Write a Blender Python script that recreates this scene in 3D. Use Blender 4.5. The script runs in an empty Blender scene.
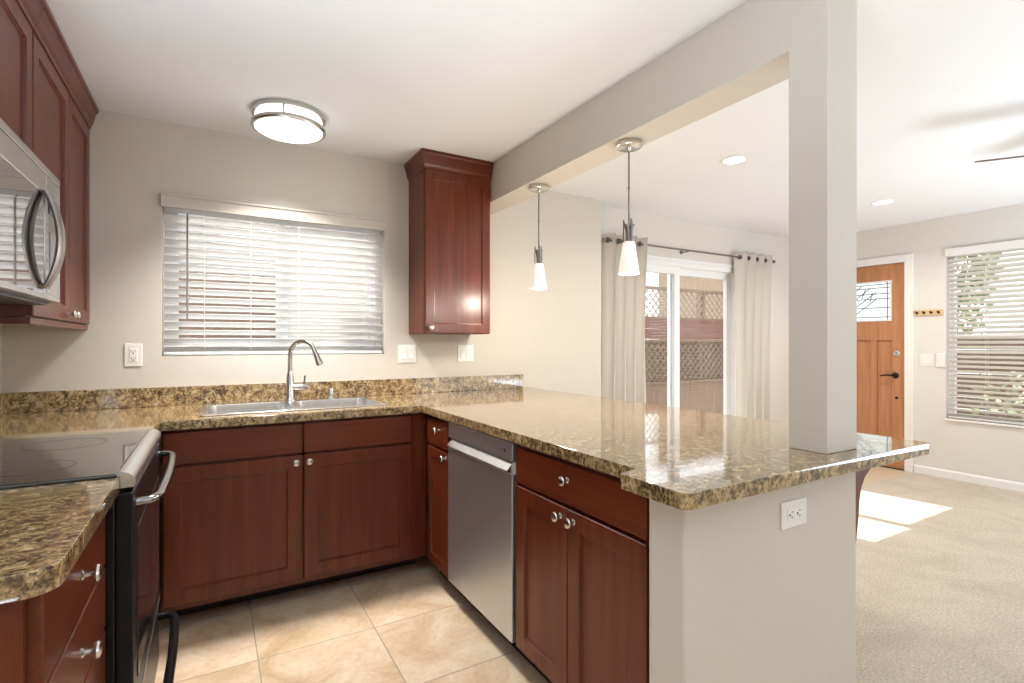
import bpy, bmesh, math, random
from mathutils import Matrix, Vector
random.seed(7)
S = bpy.context.scene
COL = S.collection
PI = math.pi

# ------------------------------------------------------------------ camera, sky, sun, lights, exposure
CAM_H, YAW, FPX = 1.2408, 30.19, 515.6
cd = bpy.data.cameras.new('camera'); cam = bpy.data.objects.new('camera', cd); COL.objects.link(cam)
cam.location = (0, 0, CAM_H); cam.rotation_euler = (PI/2, 0, -math.radians(YAW))
cd.sensor_fit = 'HORIZONTAL'; cd.sensor_width = 36.0; cd.lens = FPX*36/1024
cd.shift_y = 1.8/1024; cd.clip_start = 0.02
S.camera = cam

W = bpy.data.worlds.new('sky'); S.world = W; W.use_nodes = True
W.node_tree.nodes['Background'].inputs[0].default_value = (0.93, 0.965, 1.0, 1)
W.node_tree.nodes['Background'].inputs[1].default_value = 2.4

sd = bpy.data.lights.new('sun', 'SUN'); sd.energy = 9.0; sd.angle = 0.009; sd.color = (1, .95, .87)
sun = bpy.data.objects.new('sun', sd); COL.objects.link(sun)
sun.rotation_euler = Vector((.30, -1.87, -1.95)).to_track_quat('-Z', 'Y').to_euler()

# unseen fill panel added behind the camera to brighten the living room
def area_fill(name, x, z, sx, sz, energy):
    l = bpy.data.lights.new(name, 'AREA'); l.shape = 'RECTANGLE'; l.size = sx; l.size_y = sz; l.energy = energy; l.color = (.96, .98, 1)
    o = bpy.data.objects.new(name, l); COL.objects.link(o); o.location = (x, -2.45, z); o.rotation_euler = (math.radians(97), 0, 0)
area_fill('south_fill_living', 4.3, 1.3, 2.2, 1.8, 8)
# unseen fill lights added out of frame, aimed up to brighten by ceiling bounce
def bounce(name, x, y, z, size, energy, tilt=0, spread=180):
    l = bpy.data.lights.new(name, 'AREA'); l.shape = 'DISK'; l.size = size; l.energy = energy; l.color = (.78, .89, 1); l.spread = math.radians(spread)
    o = bpy.data.objects.new(name, l); COL.objects.link(o); o.location = (x, y, z); o.rotation_euler = (PI - math.radians(tilt), 0, 0)
bounce('bounce_fill_kitchen', -.42, .30, .62, .55, 46, 0, 125)
bounce('bounce_fill_rear', 1.1, -1.5, .7, 1.2, 12)
bounce('bounce_fill_living', 4.4, -.5, .6, 1.8, 80)

S.view_settings.view_transform = 'Standard'
S.view_settings.look = 'None'
S.view_settings.gamma = 1.0
S.view_settings.use_curve_mapping = False
S.view_settings.exposure = 0.06
S.cycles.max_bounces = 10
S.cycles.diffuse_bounces = 5
S.cycles.transparent_max_bounces = 16
S.cycles.sample_clamp_indirect = 6.0
S.cycles.caustics_reflective = False
S.cycles.caustics_refractive = False

# ------------------------------------------------------------------ helpers
class MB:
    def __init__(self): self.bm = bmesh.new()
    def face(self, pts):
        vs = [self.bm.verts.new(p) for p in pts]
        self.bm.faces.new(vs); return self
    def box(self, x0, x1, y0, y1, z0, z1, M=None):
        if x0 > x1: x0, x1 = x1, x0
        if y0 > y1: y0, y1 = y1, y0
        if z0 > z1: z0, z1 = z1, z0
        c = [(x0,y0,z0),(x1,y0,z0),(x1,y1,z0),(x0,y1,z0),(x0,y0,z1),(x1,y0,z1),(x1,y1,z1),(x0,y1,z1)]
        v = [self.bm.verts.new(M @ Vector(p) if M else p) for p in c]
        for f in ((0,3,2,1),(4,5,6,7),(0,1,5,4),(1,2,6,5),(2,3,7,6),(3,0,4,7)): self.bm.faces.new([v[i] for i in f])
        return self
    def prism(self, pts, axis, a0, a1):
        """polygon pts (2-d) in the plane across axis, extruded a0..a1"""
        def P(p, a):
            return {'x': (a, p[0], p[1]), 'y': (p[0], a, p[1]), 'z': (p[0], p[1], a)}[axis]
        A = [self.bm.verts.new(P(p, a0)) for p in pts]; B = [self.bm.verts.new(P(p, a1)) for p in pts]
        n = len(pts)
        self.bm.faces.new(A); self.bm.faces.new(B[::-1])
        for i in range(n): self.bm.faces.new((A[i], B[i], B[(i+1)%n], A[(i+1)%n]))
        return self
    def lathe(self, prof, M=None, seg=28, closed=True):
        rings = []
        for r, z in prof:
            if r < 1e-6: rings.append([self.bm.verts.new(M @ Vector((0,0,z)) if M else (0,0,z))])
            else:
                ring = []
                for k in range(seg):
                    a = 2*PI*k/seg; p = Vector((r*math.cos(a), r*math.sin(a), z))
                    ring.append(self.bm.verts.new(M @ p if M else p))
                rings.append(ring)
        for a, b in zip(rings, rings[1:]):
            if len(a) == 1 and len(b) == 1: continue
            for k in range(seg):
                k2 = (k+1) % seg
                if len(a) == 1: self.bm.faces.new((a[0], b[k2], b[k]))
                elif len(b) == 1: self.bm.faces.new((a[k], a[k2], b[0]))
                else: self.bm.faces.new((a[k], a[k2], b[k2], b[k]))
        if closed:
            if len(rings[0]) > 1: self.bm.faces.new(rings[0][::-1])
            if len(rings[-1]) > 1: self.bm.faces.new(rings[-1])
        return self
    def tube(self, pts, r, seg=10, squash=None):
        pts = [Vector(p) for p in pts]; n = len(pts)
        R = r if isinstance(r, (list, tuple)) else [r]*n
        T = [(pts[min(i+1, n-1)] - pts[max(i-1, 0)]).normalized() for i in range(n)]
        u = T[0].orthogonal().normalized()
        if squash: u = (Vector(squash[2]) - T[0]*Vector(squash[2]).dot(T[0])).normalized()
        rings = []
        for i in range(n):
            u = (u - T[i]*u.dot(T[i])).normalized(); w = T[i].cross(u)
            su, sw = (squash[0], squash[1]) if squash else (1, 1)
            rings.append([self.bm.verts.new(pts[i] + u*(su*R[i]*math.cos(2*PI*k/seg)) + w*(sw*R[i]*math.sin(2*PI*k/seg))) for k in range(seg)])
        for a, b in zip(rings, rings[1:]):
            for k in range(seg): self.bm.faces.new((a[k], a[(k+1)%seg], b[(k+1)%seg], b[k]))
        self.bm.faces.new(rings[0][::-1]); self.bm.faces.new(rings[-1])
        return self
    def mesh(self, name, mat, smooth=False, origin=None):
        bmesh.ops.recalc_face_normals(self.bm, faces=self.bm.faces)
        if origin is not None: bmesh.ops.translate(self.bm, verts=self.bm.verts, vec=-Vector(origin))
        me = bpy.data.meshes.new(name); self.bm.to_mesh(me); self.bm.free()
        if mat: me.materials.append(mat)
        if smooth:
            for p in me.polygons: p.use_smooth = True
            me.set_sharp_from_angle(angle=math.radians(38))
        return me
    def build(self, name, mat, parent=None, smooth=False, bevel=0, origin=None, seg=2, label=None):
        me = self.mesh(name, mat, smooth, origin)
        return place(name, me, parent, bevel, origin, seg, label)

def place(name, me, parent=None, bevel=0, origin=None, seg=2, label=None):
    o = bpy.data.objects.new(name, me); COL.objects.link(o)
    if parent: o.parent = parent
    if origin is not None: o.location = origin
    if bevel:
        b = o.modifiers.new('bevel', 'BEVEL'); b.width = bevel; b.segments = seg; b.limit_method = 'ANGLE'; b.angle_limit = math.radians(40)
    if label: o['label'] = label
    return o

def tag(o, label, cat, group=None, kind=None):
    o['label'] = label; o['category'] = cat
    if group: o['group'] = group
    if kind: o['kind'] = kind
    return o
def thing(name, loc, label, cat, rz=0, group=None, kind=None):
    o = bpy.data.objects.new(name, None); COL.objects.link(o)
    o.empty_display_size = .05; o.location = loc; o.rotation_euler = (0, 0, rz)
    return tag(o, label, cat, group, kind)
def copy_tree(o, loc=None, parent=None):
    c = o.copy(); COL.objects.link(c)
    if parent: c.parent = parent
    if loc is not None: c.location = loc
    for ch in list(o.children): copy_tree(ch, None, c)
    return c
def rounded(pts, radii, seg=8):
    """2-d polygon with rounded corners"""
    out = []; n = len(pts)
    for i, p in enumerate(pts):
        r = radii[i]; p = Vector(p)
        if r <= 0: out.append(tuple(p)); continue
        a = (Vector(pts[i-1]) - p).normalized(); b = (Vector(pts[(i+1) % n]) - p).normalized()
        ang = a.angle(b); d = r/math.tan(ang/2)
        s, e = p + a*d, p + b*d
        c = p + (a+b).normalized()*(r/math.sin(ang/2))
        v0, v1 = s-c, e-c
        a0 = math.atan2(v0.y, v0.x); a1 = math.atan2(v1.y, v1.x)
        da = (a1-a0+PI) % (2*PI) - PI
        for k in range(seg+1):
            t = a0 + da*k/seg; out.append((c.x + r*math.cos(t), c.y + r*math.sin(t)))
    return out

# ------------------------------------------------------------------ materials
def new_mat(name):
    m = bpy.data.materials.new(name); m.use_nodes = True
    nt = m.node_tree; return m, nt, nt.nodes['Principled BSDF']
def N(nt, typ, **kw):
    n = nt.nodes.new(typ)
    for k, v in kw.items():
        if k.startswith('i_'):
            key = k[2:]; key = int(key) if key.isdigit() else key.replace('_', ' ')
            n.inputs[key].default_value = v
        else: setattr(n, k, v)
    return n
def ramp(nt, stops, interp='LINEAR'):
    r = nt.nodes.new('ShaderNodeValToRGB'); cr = r.color_ramp; cr.interpolation = interp
    while len(cr.elements) < len(stops): cr.elements.new(.5)
    for e, (p, c) in zip(cr.elements, stops): e.position = p; e.color = (*c, 1) if len(c) == 3 else c
    return r
def mix(nt, a, b, fac, mode='MIX'):
    m = nt.nodes.new('ShaderNodeMix'); m.data_type = 'RGBA'; m.blend_type = mode
    for sock, v in ((0, fac), (6, a), (7, b)):
        if hasattr(v, 'is_output'): nt.links.new(v, m.inputs[sock])
        else: m.inputs[sock].default_value = v if sock == 0 else ((*v, 1) if len(v) == 3 else v)
    return m.outputs[2]
def coords(nt, scale=(1,1,1), rot=(0,0,0), world=False):
    mp = N(nt, 'ShaderNodeMapping'); mp.inputs['Scale'].default_value = scale; mp.inputs['Rotation'].default_value = rot
    if world: g = N(nt, 'ShaderNodeNewGeometry'); nt.links.new(g.outputs['Position'], mp.inputs[0])
    else: g = N(nt, 'ShaderNodeTexCoord'); nt.links.new(g.outputs['Object'], mp.inputs[0])
    return mp.outputs[0]
def plain(name, col, rough=.5, metal=0, **kw):
    m, nt, b = new_mat(name)
    b.inputs['Base Color'].default_value = (*col, 1); b.inputs['Roughness'].default_value = rough; b.inputs['Metallic'].default_value = metal
    for k, v in kw.items(): b.inputs[k.replace('_', ' ')].default_value = v
    # a trace of procedural variation
    t = N(nt, 'ShaderNodeTexNoise', i_Scale=60.0, i_Detail=2.0); nt.links.new(coords(nt), t.inputs['Vector'])
    r = ramp(nt, [(0, tuple(c*.96 for c in col)), (1, tuple(min(1, c*1.04) for c in col))]); nt.links.new(t.outputs[0], r.inputs[0])
    nt.links.new(r.outputs[0], b.inputs['Base Color'])
    return m
def paint(name, col, bump=.12, scale=55):
    m, nt, b = new_mat(name); b.inputs['Roughness'].default_value = .75; b.inputs['Specular IOR Level'].default_value = .25
    v = coords(nt, world=True)
    t = N(nt, 'ShaderNodeTexNoise', i_Scale=1.3, i_Detail=3.0); nt.links.new(v, t.inputs['Vector'])
    r = ramp(nt, [(.3, tuple(c*.975 for c in col)), (.7, col)]); nt.links.new(t.outputs[0], r.inputs[0])
    nt.links.new(r.outputs[0], b.inputs['Base Color'])
    t2 = N(nt, 'ShaderNodeTexNoise', i_Scale=float(scale), i_Detail=4.0, i_Roughness=.55); nt.links.new(v, t2.inputs['Vector'])
    t3 = N(nt, 'ShaderNodeTexNoise', i_Scale=9.0, i_Detail=5.0, i_Roughness=.6); nt.links.new(v, t3.inputs['Vector'])
    r3 = ramp(nt, [(.5, (0,0,0)), (.62, (1,1,1))]); nt.links.new(t3.outputs[0], r3.inputs[0])
    mx = mix(nt, t2.outputs[0], r3.outputs[0], .45)
    bp = N(nt, 'ShaderNodeBump', i_Strength=bump, i_Distance=.004); nt.links.new(mx, bp.inputs['Height']); nt.links.new(bp.outputs[0], b.inputs['Normal'])
    return m
def wood(name, dark, mid, light, rough=.3, axis=2, sc=1.0, coat=.05):
    m, nt, b = new_mat(name); b.inputs['Roughness'].default_value = rough
    b.inputs['Specular IOR Level'].default_value = .38; b.inputs['Coat Weight'].default_value = coat; b.inputs['Coat Roughness'].default_value = .18
    s = [26*sc, 26*sc, 26*sc]; s[axis] = 1.3*sc
    v = coords(nt, tuple(s), world=False)
    t = N(nt, 'ShaderNodeTexNoise', i_Scale=1.0, i_Detail=6.0, i_Roughness=.6, i_Distortion=.4); nt.links.new(v, t.inputs['Vector'])
    r = ramp(nt, [(.25, dark), (.5, mid), (.8, light)]); nt.links.new(t.outputs[0], r.inputs[0])
    s2 = [160*sc]*3; s2[axis] = 3*sc
    t2 = N(nt, 'ShaderNodeTexNoise', i_Scale=1.0, i_Detail=3.0); nt.links.new(coords(nt, tuple(s2)), t2.inputs['Vector'])
    r2 = ramp(nt, [(.3, (.86,.84,.84)), (.6, (1,1,1))]); nt.links.new(t2.outputs[0], r2.inputs[0])
    nt.links.new(mix(nt, r.outputs[0], r2.outputs[0], 1.0, 'MULTIPLY'), b.inputs['Base Color'])
    bp = N(nt, 'ShaderNodeBump', i_Strength=.03, i_Distance=.001); nt.links.new(t2.outputs[0], bp.inputs['Height']); nt.links.new(bp.outputs[0], b.inputs['Normal'])
    return m
def granite():
    m, nt, b = new_mat('granite'); b.inputs['Roughness'].default_value = .07; b.inputs['IOR'].default_value = 1.5
    b.inputs['Coat Weight'].default_value = .5; b.inputs['Coat IOR'].default_value = 1.5; b.inputs['Coat Roughness'].default_value = .03
    v = coords(nt, (1.0, 1.35, 1.0), (0, 0, math.radians(-28)), world=True)
    n1 = N(nt, 'ShaderNodeTexNoise', i_Scale=35.0, i_Detail=8.0, i_Roughness=.75, i_Distortion=.5); nt.links.new(v, n1.inputs['Vector'])
    r1 = ramp(nt, [(.30, (.028,.018,.011)), (.40, (.10,.062,.030)), (.48, (.27,.18,.080)), (.56, (.46,.33,.165)), (.70, (.66,.54,.37))]); nt.links.new(n1.outputs[0], r1.inputs[0])
    n2 = N(nt, 'ShaderNodeTexNoise', i_Scale=105.0, i_Detail=5.0, i_Roughness=.7); nt.links.new(v, n2.inputs['Vector'])
    r2 = ramp(nt, [(.50, (0,0,0)), (.57, (1,1,1))]); nt.links.new(n2.outputs[0], r2.inputs[0])
    n4 = N(nt, 'ShaderNodeTexNoise', i_Scale=14.0, i_Detail=3.0); nt.links.new(v, n4.inputs['Vector'])
    r4 = ramp(nt, [(.38, (.30,.30,.30)), (.60, (1,1,1))]); nt.links.new(n4.outputs[0], r4.inputs[0])
    f = mix(nt, r2.outputs[0], r4.outputs[0], 1.0, 'MULTIPLY')
    c = mix(nt, r1.outputs[0], (.035,.024,.018), f)
    vo = N(nt, 'ShaderNodeTexVoronoi', i_Scale=85.0); nt.links.new(v, vo.inputs['Vector'])
    r5 = ramp(nt, [(.0, (1,1,1)), (.16, (0,0,0))]); nt.links.new(vo.outputs['Distance'], r5.inputs[0])
    sep = N(nt, 'ShaderNodeSeparateColor'); nt.links.new(vo.outputs['Color'], sep.inputs[0])
    gt = N(nt, 'ShaderNodeMath', operation='GREATER_THAN'); gt.inputs[1].default_value = .6; nt.links.new(sep.outputs[0], gt.inputs[0])
    mu = N(nt, 'ShaderNodeMath', operation='MULTIPLY'); nt.links.new(gt.outputs[0], mu.inputs[0]); nt.links.new(r5.outputs[0], mu.inputs[1])
    c2 = mix(nt, c, (.62,.55,.43), mu.outputs[0])
    nt.links.new(c2, b.inputs['Base Color'])
    return m
def tile_mat():
    m, nt, b = new_mat('travertine_tile'); b.inputs['Roughness'].default_value = .38
    mp = N(nt, 'ShaderNodeMapping'); g = N(nt, 'ShaderNodeNewGeometry'); nt.links.new(g.outputs['Position'], mp.inputs[0])
    mp.inputs['Location'].default_value = (-.156, -2.243+.457*8, 0)
    br = N(nt, 'ShaderNodeTexBrick', offset=0.0, squash=1.0); br.inputs['Scale'].default_value = 1.0
    br.inputs['Brick Width'].default_value = .4565; br.inputs['Row Height'].default_value = .4575
    br.inputs['Mortar Size'].default_value = .0028; br.inputs['Mortar Smooth'].default_value = .3; br.inputs['Bias'].default_value = 0
    br.inputs['Color1'].default_value = (.15,.15,.15,1); br.inputs['Color2'].default_value = (.85,.85,.85,1); br.inputs['Mortar'].default_value = (.5,.5,.5,1)
    nt.links.new(mp.outputs[0], br.inputs['Vector'])
    # per-tile offset of the cloudy pattern
    ad = N(nt, 'ShaderNodeVectorMath', operation='MULTIPLY_ADD'); nt.links.new(br.outputs['Color'], ad.inputs[0]); ad.inputs[1].default_value = (7,3,5); nt.links.new(g.outputs['Position'], ad.inputs[2])
    n1 = N(nt, 'ShaderNodeTexNoise', i_Scale=3.2, i_Detail=7.0, i_Roughness=.62, i_Distortion=1.2); nt.links.new(ad.outputs[0], n1.inputs['Vector'])
    r1 = ramp(nt, [(.28, (.56,.37,.21)), (.45, (.72,.53,.345)), (.6, (.80,.645,.465)), (.78, (.86,.74,.58))]); nt.links.new(n1.outputs[0], r1.inputs[0])
    n2 = N(nt, 'ShaderNodeTexNoise', i_Scale=40.0, i_Detail=4.0); nt.links.new(g.outputs['Position'], n2.inputs['Vector'])
    r2 = ramp(nt, [(.3, (.9,.88,.86)), (.6, (1,1,1))]); nt.links.new(n2.outputs[0], r2.inputs[0])
    c = mix(nt, r1.outputs[0], r2.outputs[0], 1.0, 'MULTIPLY')
    c = mix(nt, c, (.40,.31,.22), br.outputs['Fac'])
    nt.links.new(c, b.inputs['Base Color'])
    iv = N(nt, 'ShaderNodeMath', operation='SUBTRACT'); iv.inputs[0].default_value = 1.0; nt.links.new(br.outputs['Fac'], iv.inputs[1])
    bp = N(nt, 'ShaderNodeBump', i_Strength=.4, i_Distance=.002); nt.links.new(iv.outputs[0], bp.inputs['Height']); nt.links.new(bp.outputs[0], b.inputs['Normal'])
    return m
def carpet_mat():
    m, nt, b = new_mat('carpet_pile'); b.inputs['Roughness'].default_value = 1.0; b.inputs['Specular IOR Level'].default_value = .05
    b.inputs['Sheen Weight'].default_value = .15
    v = coords(nt, world=True)
    n1 = N(nt, 'ShaderNodeTexNoise', i_Scale=95.0, i_Detail=5.0, i_Roughness=.8); nt.links.new(v, n1.inputs['Vector'])
    r1 = ramp(nt, [(.30, (.38,.31,.235)), (.5, (.68,.585,.475)), (.70, (.84,.75,.64))]); nt.links.new(n1.outputs[0], r1.inputs[0])
    n2 = N(nt, 'ShaderNodeTexNoise', i_Scale=3.0, i_Detail=5.0, i_Roughness=.6, i_Distortion=.8); nt.links.new(v, n2.inputs['Vector'])
    r2 = ramp(nt, [(.35, (.86,.85,.83)), (.62, (1,1,1))]); nt.links.new(n2.outputs[0], r2.inputs[0])
    nt.links.new(mix(nt, r1.outputs[0], r2.outputs[0], 1.0, 'MULTIPLY'), b.inputs['Base Color'])
    bp = N(nt, 'ShaderNodeBump', i_Strength=.9, i_Distance=.012); nt.links.new(n1.outputs[0], bp.inputs['Height']); nt.links.new(bp.outputs[0], b.inputs['Normal'])
    return m
def brushed(name, col, rough=.28, axis=2):
    m, nt, b = new_mat(name); b.inputs['Metallic'].default_value = 1; b.inputs['Base Color'].default_value = (*col, 1)
    s = [4, 4, 4]; s = [300 if i != axis else 2 for i in range(3)]
    t = N(nt, 'ShaderNodeTexNoise', i_Scale=1.0, i_Detail=2.0); nt.links.new(coords(nt, tuple(s)), t.inputs['Vector'])
    r = ramp(nt, [(.3, (rough*.8,)*3), (.7, (rough*1.2,)*3)]); nt.links.new(t.outputs[0], r.inputs[0]); nt.links.new(r.outputs[0], b.inputs['Roughness'])
    bp = N(nt, 'ShaderNodeBump', i_Strength=.02, i_Distance=.001); nt.links.new(t.outputs[0], bp.inputs['Height']); nt.links.new(bp.outputs[0], b.inputs['Normal'])
    return m
def glass_mat(name, tint=(1,1,1), refl=1.0):
    m = bpy.data.materials.new(name); m.use_nodes = True; nt = m.node_tree; nt.nodes.clear()
    o = N(nt, 'ShaderNodeOutputMaterial'); tr = N(nt, 'ShaderNodeBsdfTransparent'); gl = N(nt, 'ShaderNodeBsdfGlossy'); gl.inputs['Roughness'].default_value = .01
    tr.inputs[0].default_value = (*tint, 1)
    fr = N(nt, 'ShaderNodeFresnel'); fr.inputs[0].default_value = 1.45
    gg = N(nt, 'ShaderNodeNewGeometry'); mr = N(nt, 'ShaderNodeMapRange'); mr.inputs['To Min'].default_value = 1.45; mr.inputs['To Max'].default_value = 1/1.45
    nt.links.new(gg.outputs['Backfacing'], mr.inputs[0]); nt.links.new(mr.outputs[0], fr.inputs[0])
    mu = N(nt, 'ShaderNodeMath', operation='MULTIPLY'); mu.inputs[1].default_value = refl; nt.links.new(fr.outputs[0], mu.inputs[0])
    mx = N(nt, 'ShaderNodeMixShader'); nt.links.new(mu.outputs[0], mx.inputs[0]); nt.links.new(tr.outputs[0], mx.inputs[1]); nt.links.new(gl.outputs[0], mx.inputs[2]); nt.links.new(mx.outputs[0], o.inputs[0])
    return m
def translucent(name, col, frac=.4, rough=.5):
    m = bpy.data.materials.new(name); m.use_nodes = True; nt = m.node_tree; b = nt.nodes['Principled BSDF']
    b.inputs['Base Color'].default_value = (*col, 1); b.inputs['Roughness'].default_value = rough
    t = N(nt, 'ShaderNodeBsdfTranslucent'); t.inputs[0].default_value = (*col, 1)
    n = N(nt, 'ShaderNodeTexNoise', i_Scale=180.0); nt.links.new(coords(nt), n.inputs['Vector'])
    bp = N(nt, 'ShaderNodeBump', i_Strength=.05, i_Distance=.001); nt.links.new(n.outputs[0], bp.inputs['Height']); nt.links.new(bp.outputs[0], b.inputs['Normal'])
    mx = N(nt, 'ShaderNodeMixShader'); mx.inputs[0].default_value = frac
    nt.links.new(b.outputs[0], mx.inputs[1]); nt.links.new(t.outputs[0], mx.inputs[2]); nt.links.new(mx.outputs[0], nt.nodes['Material Output'].inputs[0])
    return m
def glow(name, col, strength):
    m, nt, b = new_mat(name); b.inputs['Base Color'].default_value = (.85,.85,.83,1); b.inputs['Roughness'].default_value = .35
    b.inputs['Emission Color'].default_value = (*col, 1); b.inputs['Emission Strength'].default_value = strength
    return m
def leaf_mat(name, a, c):
    m, nt, b = new_mat(name); b.inputs['Roughness'].default_value = .55
    t = N(nt, 'ShaderNodeTexNoise', i_Scale=6.0, i_Detail=3.0); nt.links.new(coords(nt), t.inputs['Vector'])
    r = ramp(nt, [(.3, a), (.7, c)]); nt.links.new(t.outputs[0], r.inputs[0]); nt.links.new(r.outputs[0], b.inputs['Base Color'])
    return m

WALL = paint('wall_paint_beige', (.62, .572, .51))
WALL_L = paint('wall_paint_living', (.73, .695, .645))
CEIL = paint('ceiling_paint', (.85, .865, .885), .10, 40)
TRIM = plain('white_trim_paint', (.82, .81, .79), .35)
CHERRY = wood('cherry_wood', (.072,.0115,.0046), (.120,.0228,.0082), (.168,.0385,.0140), .30)
CHERRY_H = wood('cherry_wood_across', (.072,.0115,.0046), (.120,.0228,.0082), (.168,.0385,.0140), .30, axis=0)
TOE = plain('toe_kick_dark', (.022,.010,.008), .6)
DOORW = wood('fir_door_wood', (.40,.165,.072), (.50,.225,.105), (.58,.285,.145), .38)
PEGW = wood('light_pine', (.62,.40,.18), (.72,.49,.25), (.78,.56,.32), .45, axis=1)
FENCE = wood('weathered_fence_wood', (.17,.112,.075), (.225,.152,.105), (.28,.2,.145), .8, coat=0)
FENCE_R = wood('redwood_boards', (.15,.075,.055), (.20,.105,.08), (.25,.135,.105), .8, axis=0, coat=0)
FENCE_D = wood('dark_fence_wood', (.10,.065,.05), (.15,.10,.075), (.20,.14,.11), .85, axis=1, coat=0)
LATT = wood('grey_lattice_wood', (.20,.15,.11), (.26,.20,.15), (.33,.26,.20), .8, coat=0)
SIDING = wood('tan_siding', (.34,.255,.175), (.39,.295,.205), (.43,.33,.24), .8, coat=0)
GRAN = granite(); TILE = tile_mat(); CARPET = carpet_mat()
ENTRY = plain('entry_tile', (.62,.50,.36), .4)
STEEL = plain('stainless_steel', (.66,.66,.65), .26, 1)
POL = plain('polished_steel', (.27,.26,.26), .18, 1)
STEEL_S = brushed('sink_steel', (.72,.72,.72), .22, axis=0)
NICKEL = plain('satin_nickel', (.62,.60,.57), .25, 1)
DNICK = plain('dark_nickel', (.26,.25,.235), .3, 1)
BLACK = plain('black_enamel', (.008,.008,.009), .3, Specular_IOR_Level=.25)
BLACKG = plain('black_ceramic_glass', (.012,.012,.013), .06, Coat_Weight=.6)
OVGLASS = plain('oven_window_glass', (.02,.015,.02), .05)
BRONZE = plain('oil_rubbed_bronze', (.03,.024,.02), .35, .8)
PLATE = plain('white_plastic', (.80,.79,.75), .3)
SLOT = plain('dark_slot', (.03,.03,.03), .5)
GLASS = glass_mat('window_glass')
VINYL = plain('white_vinyl', (.86,.87,.88), .3)
SLAT = translucent('white_blind_slat', (.79,.79,.79), .10)
SLAT_L = translucent('cream_blind_slat', (.80,.77,.71), .16)
CURT = translucent('beige_curtain_cloth', (.72,.675,.615), .12, .9)
SHADE = glow('frosted_shade_glow', (1, .90, .76), .42)
DIFF = glow('ceiling_light_diffuser', (1, .98, .96), 2.4)
CAN = glow('recessed_lamp_lens', (1, .96, .90), 5.0)
LEAF = leaf_mat('leaves_green', (.13,.19,.07), (.33,.40,.20))
LEAF2 = leaf_mat('leaves_pale', (.22,.26,.16), (.36,.38,.27))
BARK = plain('bark', (.16,.11,.08), .9)
STUCCO = paint('white_stucco', (.80,.79,.77), .3, 30)
CONC = plain('patio_concrete', (.52,.50,.47), .85)
LEADL = plain('lead_came', (.10,.10,.10), .4, .6)
ARTG = glass_mat('textured_lite_glass', (.72,.75,.73), .8)

# ------------------------------------------------------------------ setting
YB, YL, XL, XR, ZC = 3.24, 3.38, -.84, 5.80, 2.40
WX0, WX1, WZ0, WZ1 = -.227, .947, 1.174, 2.016      # kitchen window opening
SX0, SX1, SZ1 = 2.86, 4.64, 2.00                     # sliding door opening
DY0, DY1, DZ1 = 2.402, 3.316, 2.03                   # front door opening
LY0, LY1, LZ0, LZ1 = .90, 2.079, .558, 2.094         # living window opening

def st(o, label, cat): return tag(o, label, cat, kind='structure')
st(MB().box(XL-.12, 1.70, -2.6, YB+.14, -.05, 0).build('floor', TILE), 'travertine tile kitchen floor in large square tiles', 'floor')
st(MB().box(1.70, XR, -2.6, 2.33, -.05, .010).build('floor_carpet', CARPET), 'beige cut pile carpet of the living room', 'floor')
st(MB().box(1.70, 4.66, 2.33, YL, -.05, .010).box(4.66, XR, 2.33, 2.331, -.05, .010).build('floor_carpet', CARPET), 'beige carpet in front of the sliding glass door', 'floor')
st(MB().box(4.66, XR, 2.331, YL, -.05, .006).build('floor_entry', ENTRY), 'tan tiled entry patch at the front door', 'floor')
st(MB().box(XL-.12, XR+.12, -2.6, YL+.14, ZC, ZC+.12).build('ceiling', CEIL), 'white textured ceiling', 'ceiling')
st(MB().box(XL-.12, XL, -2.6, YB+.14, 0, ZC).build('wall_left', WALL), 'beige wall behind the range and microwave', 'wall')
w = MB().box(XL, WX0, YB, YB+.14, 0, ZC).box(WX1, 2.72, YB, YB+.14, 0, ZC).box(WX0, WX1, YB, YB+.14, 0, WZ0).box(WX0, WX1, YB, YB+.14, WZ1, ZC)
st(w.build('wall_back', WALL), 'beige kitchen wall around the window over the sink', 'wall')
w = MB().box(2.72, SX0, YL, YL+.14, 0, ZC).box(SX1, XR+.12, YL, YL+.14, 0, ZC).box(SX0, SX1, YL, YL+.14, SZ1, ZC)
st(w.build('wall_living_back', WALL_L), 'pale beige wall around the sliding glass door', 'wall')
w = MB()
w.box(XR, XR+.12, -2.6, LY0, 0, ZC).box(XR, XR+.12, LY0, LY1, 0, LZ0).box(XR, XR+.12, LY0, LY1, LZ1, ZC).box(XR, XR+.12, LY1, DY0, 0, ZC)
w.box(XR, XR+.12, DY0, DY1, DZ1, ZC).box(XR, XR+.12, DY1, YL, 0, ZC)
st(w.build('wall_right', WALL_L), 'pale living room wall with the front door and a window', 'wall')
w = MB().box(XL-.12, 3.2, -2.72, -2.6, 0, ZC).box(5.4, XR+.12, -2.72, -2.6, 0, ZC).box(3.2, 5.4, -2.72, -2.6, 0, .35).box(3.2, 5.4, -2.72, -2.6, 2.15, ZC)
st(w.build('wall_front', WALL_L), 'unseen pale wall with a wide opening, added behind the camera to hold back sky light', 'wall')  # unseen wall added to cut the light entering from the open south side
PX0, PX1, PY0, PY1 = 1.562, 1.726, .843, .961
st(MB().prism([(PY0,.9143),(PY1,.9143),(PY1,2.156),(YB,2.156),(YB,ZC),(PY0,ZC)], 'x', PX0, PX1).build('ceiling_beam', WALL, bevel=.002), 'beige square column on the peninsula with the dropped beam it carries', 'beam')
hw = MB().prism([(.96,PY0),(PX1,PY0),(PX1,YB),(PX1-.10,YB),(PX1-.10,PY1),(.96,PY1)], 'z', 0, .8755)
st(hw.build('half_wall', WALL, bevel=.008), 'beige half wall under the end of the peninsula', 'wall')
bb = MB().prism([(XR,.0),(XR-.014,.0),(XR-.014,.07),(XR-.006,.085),(XR,.085)], 'y', -2.6, 2.325)
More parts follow.
